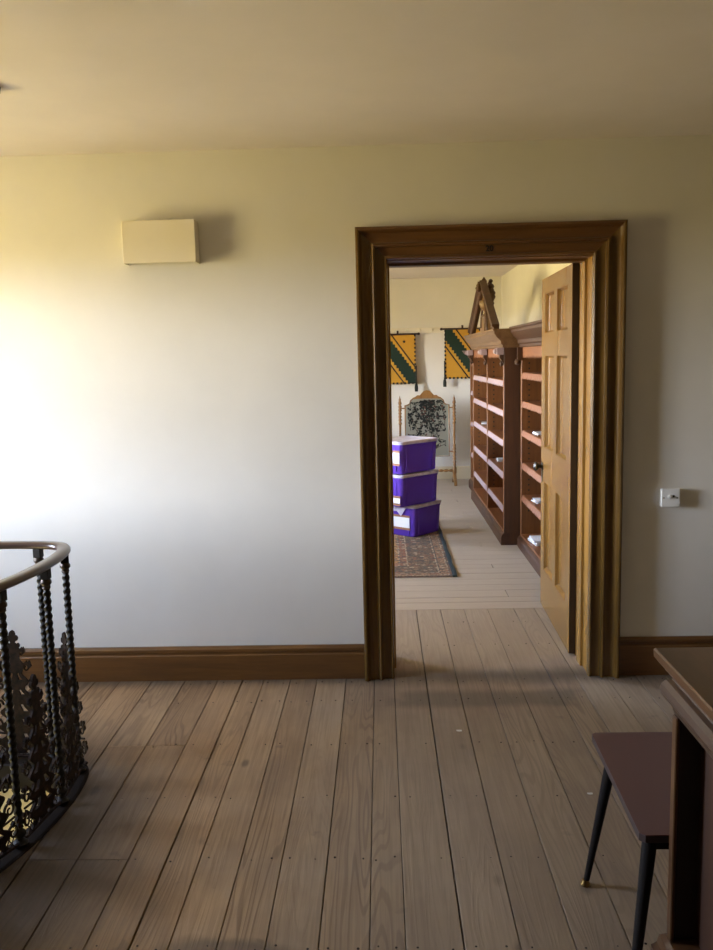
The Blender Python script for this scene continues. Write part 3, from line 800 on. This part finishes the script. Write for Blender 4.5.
# ------------------------------------------------------------------ library: purple crates
def rrect(w, d, r_, z, n=5):
    out = []
    for cx, cy, a0 in ((w/2-r_, d/2-r_, 0), (-w/2+r_, d/2-r_, 90), (-w/2+r_, -d/2+r_, 180), (w/2-r_, -d/2+r_, 270)):
        for k in range(n+1):
            a = R(a0+90*k/n); out.append((cx+math.cos(a)*r_, cy+math.sin(a)*r_, z))
    return out
def crate(name, corner, ang, W, D, z, label, lab_side):
    """corner: the near corner; the local axes run W along ang and D along ang+90."""
    a = R(ang); u = Vector((math.cos(a), math.sin(a))); v = Vector((-math.sin(a), math.cos(a)))
    c = Vector(corner)+u*W/2+v*D/2
    r = tag(empty(name, (c.x, c.y, z), a), label, 'crate', 'stack of purple storage crates')
    hh = .262
    mb = MB(); mb.loft([rrect(W-.05, D-.05, .03, 0), rrect(W-.03, D-.03, .035, .012), rrect(W-.012, D-.012, .04, hh-.03), rrect(W-.004, D-.004, .042, hh-.028), rrect(W-.004, D-.004, .042, hh-.004)])
    mb.build('tub', M['purple'], r, smooth=40)
    # vertical ribs near the corners
    mb = MB()
    for sx in (-1, 1):
        for sy in (-1, 1):
            bx('rib', (sx*(W/2-.075)-.008, sy*(D/2-.010)-.006, .02), (sx*(W/2-.075)+.008, sy*(D/2-.010)+.006, hh-.035), M['purple'], r, .003)
            bx('rib', (sx*(W/2-.010)-.006, sy*(D/2-.075)-.008, .02), (sx*(W/2-.010)+.006, sy*(D/2-.075)+.008, hh-.035), M['purple'], r, .003)
    mb = MB(); mb.loft([rrect(W+.006, D+.006, .045, hh-.012), rrect(W+.010, D+.010, .047, hh+.006), rrect(W-.006, D-.006, .04, hh+.014), rrect(W-.03, D-.03, .03, hh+.014), rrect(W-.05, D-.05, .03, hh+.008)])
    mb.build('lid', M['lid'], r, smooth=35, label='cloudy white plastic lid')
    for sx in (-1, 1):
        mb = MB(); mb.box((sx*(W/2+.006)-.006, -.05, hh-.045), (sx*(W/2+.006)+.006, .05, hh+.012)); mb.build('clip', M['lid'], r, bevel=.004)
    return r, W, D
r1, W1, D1 = crate('storage_crate', (.268, 3.19), 50, .405, .47, .010, 'purple storage crate at the bottom of the stack, on the rug', 0)
r2, W2, D2 = crate('storage_crate', (.162, 3.10), 45, .485, .385, .288, 'purple storage crate in the middle of the stack', 1)
r3, W3, D3 = crate('storage_crate', (.160, 3.10), 45, .480, .38, .568, 'purple storage crate topmost of the stack with pale lid', 1)
for r_, W_, y0, z0, wd, hh_ in ((r1, W1, -.085, .075, .19, .095), (r2, W2, -.10, .03, .14, .05), (r3, W3, -.09, .09, .16, .095)):
    # label taped on the face that looks towards the doorway's left
    X0 = -W_/2+.004
    mb = MB().box((X0-.006, y0-wd/2, z0), (X0-.004, y0+wd/2, z0+hh_)); lb_ = mb.build('paper_label', M['paper'], r_, label='white paper label')
    for zz in (z0-.016, z0+hh_-.002):
        mb = MB().box((X0-.0065, y0-wd/2-.004, zz), (X0-.0045, y0+wd/2+.004, zz+.020)); mb.build('tape', M['tape'], r_)
# folded corner of polythene hanging from the bottom crate's lid
mb = MB(); mb.prism([(0, 0), (.13, .0), (.075, -.075)], lambda u, v: (-W1/2-.010, -.02-u, .252+v), lambda u, v: (-W1/2-.0115, -.02-u, .252+v)); mb.build('polythene_flap', M['lid'], r1)

# ------------------------------------------------------------------ library: bookcases
def scallop(y0, y1, x, z, h, name, m, parent, lean=.01):
    n = max(6, int((y1-y0)/.022)); mb = MB(); top = []; bot = []
    for k in range(n+1):
        y = y0+(y1-y0)*k/n; top.append(y); bot.append(h*(.62+.38*abs(math.sin(k*1.1+y*3)))+rnd.uniform(0, .006))
    fr_ = [[(x-lean*0, y, z), (x-.003, y, z), (x-.003-lean, y, z-b), (x-lean, y, z-b)] for y, b in zip(top, bot)]
    mb.loft(fr_); return mb.build(name, m, parent)
def bookcase(name, label, x0, x1, y0, y1, divs, shelves, plinth_h, ztop, dotted=True, vm='valance', shelf_m='case_light'):
    r = tag(empty(name, (x0, y0, 0)), label, 'bookcase', 'mahogany bookcases along the library wall')
    L = y1-y0; D = x1-x0; T = .035
    bx('back_panel', (D-.02, 0, 0), (D, L, ztop), M['case'], r, bevel=0)
    ups = [0]+divs+[L]
    for i, y in enumerate(ups):
        a = 0 if i == 0 else (L-.05 if i == len(ups)-1 else y-.025)
        b = a+.05
        side = bx('upright', (0, a, plinth_h), (D-.02, b, ztop), M['case_in_lit'], r, bevel=.003)
        # rows of peg holes on both faces
        mb = MB(); cnt = 0
        for yy, s_ in ((a, -1), (b, 1)):
            for xx in (.06, D-.09):
                z = .30
                while z < ztop-.1:
                    mb.box((xx-.006, yy+s_*.0008-.001, z-.006), (xx+.006, yy+s_*.0008+.001, z+.006)); z += .042
        ph = mb.build('peg_holes', M['black'], side); ph['kind'] = 'stuff'
    for y_a, y_b in zip(ups[:-1], ups[1:]):
        ya = y_a+(.05 if y_a == 0 else .025); yb_ = y_b-(.05 if y_b == L else .025)
        for z in shelves:
            s_ = bx('shelf', (.012, ya, z-.024), (D-.02, yb_, z), M[shelf_m], r, bevel=.003)
            scallop(ya+.005, yb_-.005, .012, z-.003, .046, 'shelf_edging', M[vm], s_)
        bx('base_board', (.0, ya, plinth_h), (D-.02, yb_, plinth_h+.02), M[shelf_m], r)
        # carved rail under the cornice
        scallop(ya, yb_, .012, ztop, .085, 'top_rail', M['case_light'], r, 0)
    # plinth moulding
    pr = [(0, 0), (-.022, 0), (-.022, plinth_h-.03), (-.014, plinth_h-.012), (-.002, plinth_h), (D-.02, plinth_h), (D-.02, 0)]
    mb = MB(); mb.loft([[(x, -.0, z) for x, z in pr], [(x, L, z) for x, z in pr]]); mb.build('plinth', M['case'], r, smooth=20)
    return r, L, D
CORN = [(0, 0), (-.010, .004), (-.010, .020), (-.022, .028), (-.026, .050), (-.038, .062), (-.058, .078), (-.070, .096), (-.078, .104), (-.078, .120), (-.090, .128), (-.090, .140)]
def cornice(r, L, D, ztop, h=.15, over_ends=True, m='cornice'):
    k_ = h/.14; mb = MB(); rings = []
    for o, z in CORN:
        e = -o*.3 if over_ends else 0
        rings.append([(o, -e, ztop+z*k_), (D, -e, ztop+z*k_), (D, L+e, ztop+z*k_), (o, L+e, ztop+z*k_)])
    mb.loft(rings); return mb.build('cornice', M[m], r, smooth=20)

SH = [.313, .589, .853, 1.097, 1.339]
rc, Lc, Dc = bookcase('bookcase', 'tall central mahogany bookcase topped by a triangular pediment', .985, 1.50, 2.90, 5.25, [1.11], SH, .10, 1.60)
cornice(rc, Lc, Dc, 1.60, .15, True)
# solid end panel of the breakfront
bx('end_panel', (0, -.006, .10), (.13, 0, 1.60), M['case'], rc, bevel=.002)
# carved brackets and capitals on the stiles
def bracket(y, x, z, r, sc_=1.0):
    mb = MB()
    mb.lathe((x-.016, y, z-.12*sc_), [(.001, -.03), (.012, -.02), (.016, 0), (.008, .015)], 10)
    mb.prism([(0, 0), (-.055*sc_, 0), (-.052*sc_, -.03), (-.03*sc_, -.05), (-.035*sc_, -.075), (-.012*sc_, -.11*sc_), (0, -.14*sc_)], lambda a, b: (x+a, y-.028, z+b), lambda a, b: (x+a, y+.028, z+b))
    return mb.build('bracket', M['case'], r, bevel=.003)
for y in (.03, 1.11, Lc-.03): bracket(y, 0, 1.60, rc)
for y in (.03, 1.11, Lc-.03):
    mb = MB(); mb.box((-.058, y-.035, 1.545), (-.002, y+.035, 1.60)); mb.lathe((-.062, y, 1.572), [(.001, -.022), (.018, -.016), (.022, 0), (.018, .016), (.001, .022)], 10)
    mb.build('capital', M['valance'], rc, bevel=.003, label='pale carved capital')
# pediment: two raking boards, pedestal, urn and crest
def rake(ya, za, yb_, zb_):
    d = Vector((0, yb_-ya, zb_-za)).normalized(); nrm = Vector((0, -d.z, d.y))
    if nrm.z < 0: nrm = -nrm
    P0, P1 = Vector((0, ya, za)), Vector((0, yb_, zb_)); mb = MB(); rings = []
    prof = [(-.050, .075), (-.050, .060), (-.038, .050), (-.030, .042), (-.030, -.030), (-.022, -.038), (.012, -.038), (.012, .075)]
    for P_ in (P0, P1): rings.append([P_+Vector((x, 0, 0))+nrm*q for x, q in prof])
    mb.loft(rings); return mb.build('raking_board', M['case'], rc, smooth=15)
yc = Lc/2+.14
rake(.38, 1.73, yc-.04, 2.165); rake(Lc-.02, 1.73, yc+.04, 2.165)
mb = MB(); mb.box((-.02, yc-.16, 1.75), (.06, yc+.16, 1.80)); mb.box((-.01, yc-.11, 1.80), (.05, yc+.11, 1.90))
mb.lathe((.02, yc, 1.90), [(.05, 0), (.05, .01), (.02, .03), (.018, .045), (.055, .085), (.068, .125), (.060, .15), (.03, .165), (.034, .175), (.014, .20), (.001, .22)], 16)
mb.build('urn', M['cornice'], rc, smooth=40)
mb = MB()
for dx, dz, r_ in ((.06, 2.16, .035), (.075, 2.10, .032), (.06, 2.04, .035), (.06, 2.21, .022), (-.05, 2.17, .026)):
    for q in range(3):
        a = q*2.1; mb.lathe((dx, yc+math.cos(a)*.05, dz+math.sin(a)*.02), [(.001, -r_), (r_*.7, -r_*.6), (r_, 0), (r_*.7, r_*.6), (.001, r_)], 8)
mb.lathe((.0, yc, 2.14), [(.03, 0), (.045, .03), (.02, .06), (.03, .09), (.001, .13)], 12)
mb.build('crest', M['case'], rc, smooth=50)
# tracery hanging inside the pediment
mb = MB()
for sg in (-1, 1):
    mb.tube([(0, yc+sg*.02, 2.06), (0, yc+sg*.10, 2.02), (0, yc+sg*.18, 1.93), (0, yc+sg*.22, 1.80), (0, yc+sg*.22, 1.75)], .012, 6)
mb.build('tracery', M['case'], rc)

rw, Lw, Dw = bookcase('bookcase', 'lower mahogany bookcase nearest the open door, with scalloped shelf edging', 1.11, 1.50, 1.38, 2.862, [], [.30, .43+.0, .69, .95, 1.18, 1.404][1:], .09, 1.60, vm='valance_brown', shelf_m='case_light')
cornice(rw, Lw, Dw, 1.60, .16, False, 'case')
mb = MB(); mb.box((-.03, Lw-.06, 1.50), (0, Lw-.01, 1.60)); mb.lathe((-.03, Lw-.03, 1.49), [(.001, -.03), (.018, -.02), (.022, 0), (.012, .02)], 10); mb.build('bracket', M['case'], rw)
rf, Lf, Df = bookcase('bookcase', 'narrow low end section of mahogany bookcase beyond the pediment', 1.045, 1.50, 5.285, 6.1, [], [.42, .78, 1.14], .10, 1.50)
cornice(rf, Lf, Df, 1.50, .10, False, 'case')

# booklets and papers on the shelves
def booklet(x, y, z, w_, d_, n, label, rot=0):
    r = MB(); zz = z
    for k in range(n):
        Mt = Matrix.Translation((x, y, zz)) @ Matrix.Rotation(rot+rnd.uniform(-.15, .15), 4, 'Z')
        r.box((-w_/2, -d_/2, 0), (w_/2, d_/2, .006), Mt); zz += .0075
    return tag(r.build('booklet', M['paper']), label, 'booklet')
booklet(1.21, 2.46, .112, .15, .22, 5, 'small white booklets lying on the lowest shelf near the door')
booklet(1.22, 2.42, .951, .14, .18, 2, 'white paper lying on a middle shelf just above the door knob')
booklet(1.22, 2.45, .431, .14, .16, 3, 'white papers on the shelf below the door knob')
booklet(1.10, 3.72, .590, .12, .12, 4, 'white papers on the second lowest shelf of the central bookcase')
booklet(1.08, 4.75, .854, .12, .16, 2, 'pale papers on the far bay middle shelf of the central bookcase')

# ------------------------------------------------------------------ library: peg rail and banners
pg = tag(empty('peg_rail', (0, YF, 1.86)), 'long cream peg rail across the far wall', 'peg rail')
bx('rail', (-2.1, -.02, -.032), (1.30, 0, .036), M['cream'], pg, bevel=.004)
pgm = None
for k in range(25):
    x = .193+.155*(k-14)
    if x > 1.25: break
    if pgm is None:
        mb = MB(); mb.tube([(0, -.02, 0), (0, -.04, .003), (0, -.056, .012)], [.012, .009, .013], 8); pgm = mb.build('peg', M['cream'], pg, smooth=40); pgm.location = (x, 0, .012)
    else: dup(pgm, pg, (x, 0, .012))
def banner(x0, ztop, W, Hh, label, pole_l):
    r = tag(empty('banner', (x0, YF-.082, ztop)), label, 'banner', 'yellow and green banners on the far wall')
    def P(u, w_, d): return (u*W, -d, -w_*Hh)
    def fold(u): return .006*math.sin(u*7)+.004*math.sin(u*17)
    def cl(name, poly, d, m, th=.003):
        """cloth piece: polygon in unit banner space laid at depth d"""
        mb = MB(); mb.prism(poly, lambda u, w_: P(u, w_, d), lambda u, w_: P(u, w_, d+th)); return mb.build(name, m, r)
    cl('field', [(0, 0), (1, 0), (1, 1), (0, 1)], 0, M['yellow'])
    # bend from the top left corner to the bottom right
    cl('bend', [(0, 0), (.17, 0), (1, .83), (1, 1), (.83, 1), (0, .17)], .0035, M['green'])
    for sg in (0, 1):
        mb = MB(); mb2 = MB()
        sw_ = (lambda p: (p[1], p[0])) if sg else (lambda p: p)
        q = [(.30, 0), (.345, 0), (1, .655), (1, .70)]
        mb.prism([sw_(p) for p in q], lambda u, w_: P(u, w_, .0035), lambda u, w_: P(u, w_, .006)); mb.build('stripe', M['cloth_black'], r)
        for k in range(13):
            t = k/13*.83
            tri = [(.17+t, t), (.17+t+.064, t+.064), (.17+t+.062, t+.002)]
            mb2.prism([sw_(p) for p in tri], lambda u, w_: P(u, w_, .0035), lambda u, w_: P(u, w_, .0055))
        mb2.build('toothed_edge', M['green'], r)
    # chequered border
    mb = MB(); n = 9; m_ = 12; e = .05
    for k in range(m_):
        for u0 in (0-.01, 1-e+.01): mb.prism([(u0, k/m_), (u0+e, k/m_), (u0+e, (k+.5)/m_), (u0, (k+.5)/m_)], lambda u, w_: P(u, w_, .006), lambda u, w_: P(u, w_, .009))
    for k in range(n): mb.prism([(k/n, 1-.03), ((k+.5)/n, 1-.03), ((k+.5)/n, 1.01), (k/n, 1.01)], lambda u, w_: P(u, w_, .006), lambda u, w_: P(u, w_, .009))
    bb = mb.build('chequered_border', M['cloth_black'], r)
    # star
    mb = MB(); c = (.68, .14); poly = []
    for k in range(10):
        a = -PI/2+k*PI/5; q = .060 if k % 2 == 0 else .026; poly.append((c[0]+math.cos(a)*q, c[1]+math.sin(a)*q*W/Hh))
    mb.prism(poly, lambda u, w_: P(u, w_, .0035), lambda u, w_: P(u, w_, .006)); mb.build('star', M['cloth_black'], r)
    mb = MB(); mb.tube([(-.04, -.004, .006), (W+.04, -.004, .006)], .011, 8)
    for xx in (-.04, W+.04): mb.lathe((xx, -.004, .006), [(.001, -.018), (.016, -.01), (.016, .01), (.001, .018)], 10, Matrix.Rotation(R(90), 4, 'Y'))
    for xx in (W*.5, ): mb.box((xx-.012, -.016, 0), (xx+.012, .004, .05))
    mb.build('hanging_pole', M['pole'], r, smooth=40)
    for xx in (-.004, W+.004):
        mb = MB(); mb.lathe((xx, -.012, -Hh-.10), [(.020, 0), (.022, .05), (.016, .085), (.008, .10), (.014, .11), (.006, .12)], 10); mb.tube([(xx, -.012, -Hh+.01), (xx, -.012, -Hh+.22)], .008, 6)
        mb.build('tassel', M['thread_dark'], r, smooth=50)
    return r
banner(.005, 1.815, .435, .60, 'yellow banner with green diagonal band, cut off by the left door frame', 1)
banner(.800, 1.865, .435, .60, 'yellow banner with green diagonal band, partly behind the bookcase pediment', 0)

# ------------------------------------------------------------------ library: gilt fire screen
fs = tag(empty('fire_screen', (.553, 6.35, 0)), 'gilt framed screen with dark leafy embroidery before the far wall', 'screen')
def turned(x):
    mb = MB(); pr = [(.020, .10), (.018, .12), (.026, .14), (.026, .20), (.016, .215), (.020, .235), (.014, .25)]
    z = .25
    while z < .98:
        k = (z-.25)
        if .45 < z < .72: pr += [(.013, z), (.014, z+.03)]; z += .03
        else: pr += [(.013, z), (.021, z+.014), (.021, z+.024), (.013, z+.038)]; z += .04
    pr += [(.012, .99), (.020, 1.005), (.012, 1.02), (.015, 1.035), (.007, 1.055), (.001, 1.085)]
    mb.lathe((x, 0, 0), pr, 12); p = mb.build('post', M['gilt'], fs, smooth=50)
    mb = MB(); mb.prism([(-.17, 0), (-.14, .0), (-.10, .05), (.10, .05), (.14, 0), (.17, 0), (.15, .05), (.06, .10), (.02, .13), (-.02, .13), (-.06, .10), (-.15, .05)], lambda y, z: (x-.018, y, z), lambda y, z: (x+.018, y, z)); mb.build('foot', M['gilt'], p, bevel=.004)
turned(-.325); turned(.325)
# panel outline with stepped shoulders
PO = [(-.262, .345), (.262, .345), (.262, .965), (.225, .97), (.205, .985), (.195, 1.02), (.165, 1.045), (.10, 1.05), (-.10, 1.05), (-.165, 1.045), (-.195, 1.02), (-.205, .985), (-.225, .97), (-.262, .965)]
mb = MB(); mb.prism(PO, lambda x, z: (x, -.006, z), lambda x, z: (x, .006, z)); mb.build('embroidered_panel', M['silk'], fs)
mb = MB(); mb.tube([(x, 0, z) for x, z in PO], .010, 6, True); mb.build('panel_frame', M['gilt'], fs, smooth=50)
mb = MB()
crest = [(-.17, 1.055), (-.14, 1.065), (-.115, 1.085), (-.085, 1.082), (-.06, 1.11), (-.035, 1.135), (0, 1.145), (.035, 1.135), (.06, 1.11), (.085, 1.082), (.115, 1.085), (.14, 1.065), (.17, 1.055)]
mb.prism(crest+[(.17, 1.045), (-.17, 1.045)], lambda x, z: (x, -.014, z), lambda x, z: (x, .012, z)); mb.build('crest', M['gilt'], fs, bevel=.003)
mb = MB(); n = 40
mb.tube([(-.32+.64*k/n, 0, .165) for k in range(n+1)], [.010+.009*abs(math.sin(k*PI/4)) for k in range(n+1)], 8)
mb.build('stretcher', M['gilt'], fs, smooth=50)
mb = MB(); mb.tube([(-.06+.12*k/10, 0, .105+.012*math.sin(k*PI/10)) for k in range(11)], .012, 6); mb.tube([(-.05, 0, .16), (-.055, 0, .11)], .006, 6); mb.tube([(.05, 0, .16), (.055, 0, .11)], .006, 6); mb.build('pendant', M['gilt'], fs)
for sg in (-1, 1):
    for z in (.40, .93):
        mb = MB(); mb.tube([(sg*.262, 0, z), (sg*.31, 0, z)], .008, 6); mb.build('bracket', M['gilt'], fs)
# embroidery: branching stems with leaves
mb = MB(); mb2 = MB(); er = random.Random(11)
def leaf_at(mbx, x, z, a, l):
    P_ = []
    for u, v in ((0, 0), (.3, .28), (.7, .24), (1, 0), (.7, -.24), (.3, -.28)):
        P_.append((x+(u*math.cos(a)-v*math.sin(a))*l, z+(u*math.sin(a)+v*math.cos(a))*l))
    P_ = [(min(max(px, -.235), .235), min(max(pz, .37), 1.03)) for px, pz in P_]
    mbx.add([(px, -.0085, pz) for px, pz in P_], [(0, 1, 2, 3, 4, 5)])
def branch(x, z, a, l, depth):
    pts = [(x, -.008, z)]
    for k in range(5):
        a += er.uniform(-.35, .35); x += math.cos(a)*l/5; z += math.sin(a)*l/5
        if abs(x) > .23 or z > 1.0 or z < .40: a += PI*.6; x = max(-.22, min(.22, x)); z = max(.4, min(1.0, z))
        pts.append((x, -.008, z))
        for q in range(1): leaf_at(mb if er.random() < .8 else mb2, x+er.uniform(-.01, .01), z+er.uniform(-.01, .01), a+er.choice((-1, 1))*er.uniform(.5, 1.3), er.uniform(.025, .048))
        if depth < 3 and er.random() < .30: branch(x, z, a+er.choice((-1, 1))*er.uniform(.5, 1.0), l*.75, depth+1)
    mb.tube(pts, .0035, 4)
for bx0, bz0 in ((-.16, .5), (-.12, .75), (.15, .55), (.16, .8), (-.17, .92), (0, .92), (.08, .68), (-.05, .6), (.17, .95), (-.2, .66)): branch(bx0, bz0, er.uniform(0, 2*PI), .22, 2)
branch(.02, .42, PI/2, .5, 0); branch(.02, .5, PI*.72, .42, 0); branch(.03, .5, PI*.3, .42, 0); branch(0, .7, PI*.5, .3, 0); branch(.05, .42, .6, .3, 1); branch(-.02, .44, 2.6, .3, 1)
e1 = mb.build('embroidery', M['thread_dark'], fs); e1['kind'] = 'stuff'
e2 = mb2.build('embroidery', M['thread_brown'], fs); e2['kind'] = 'stuff'
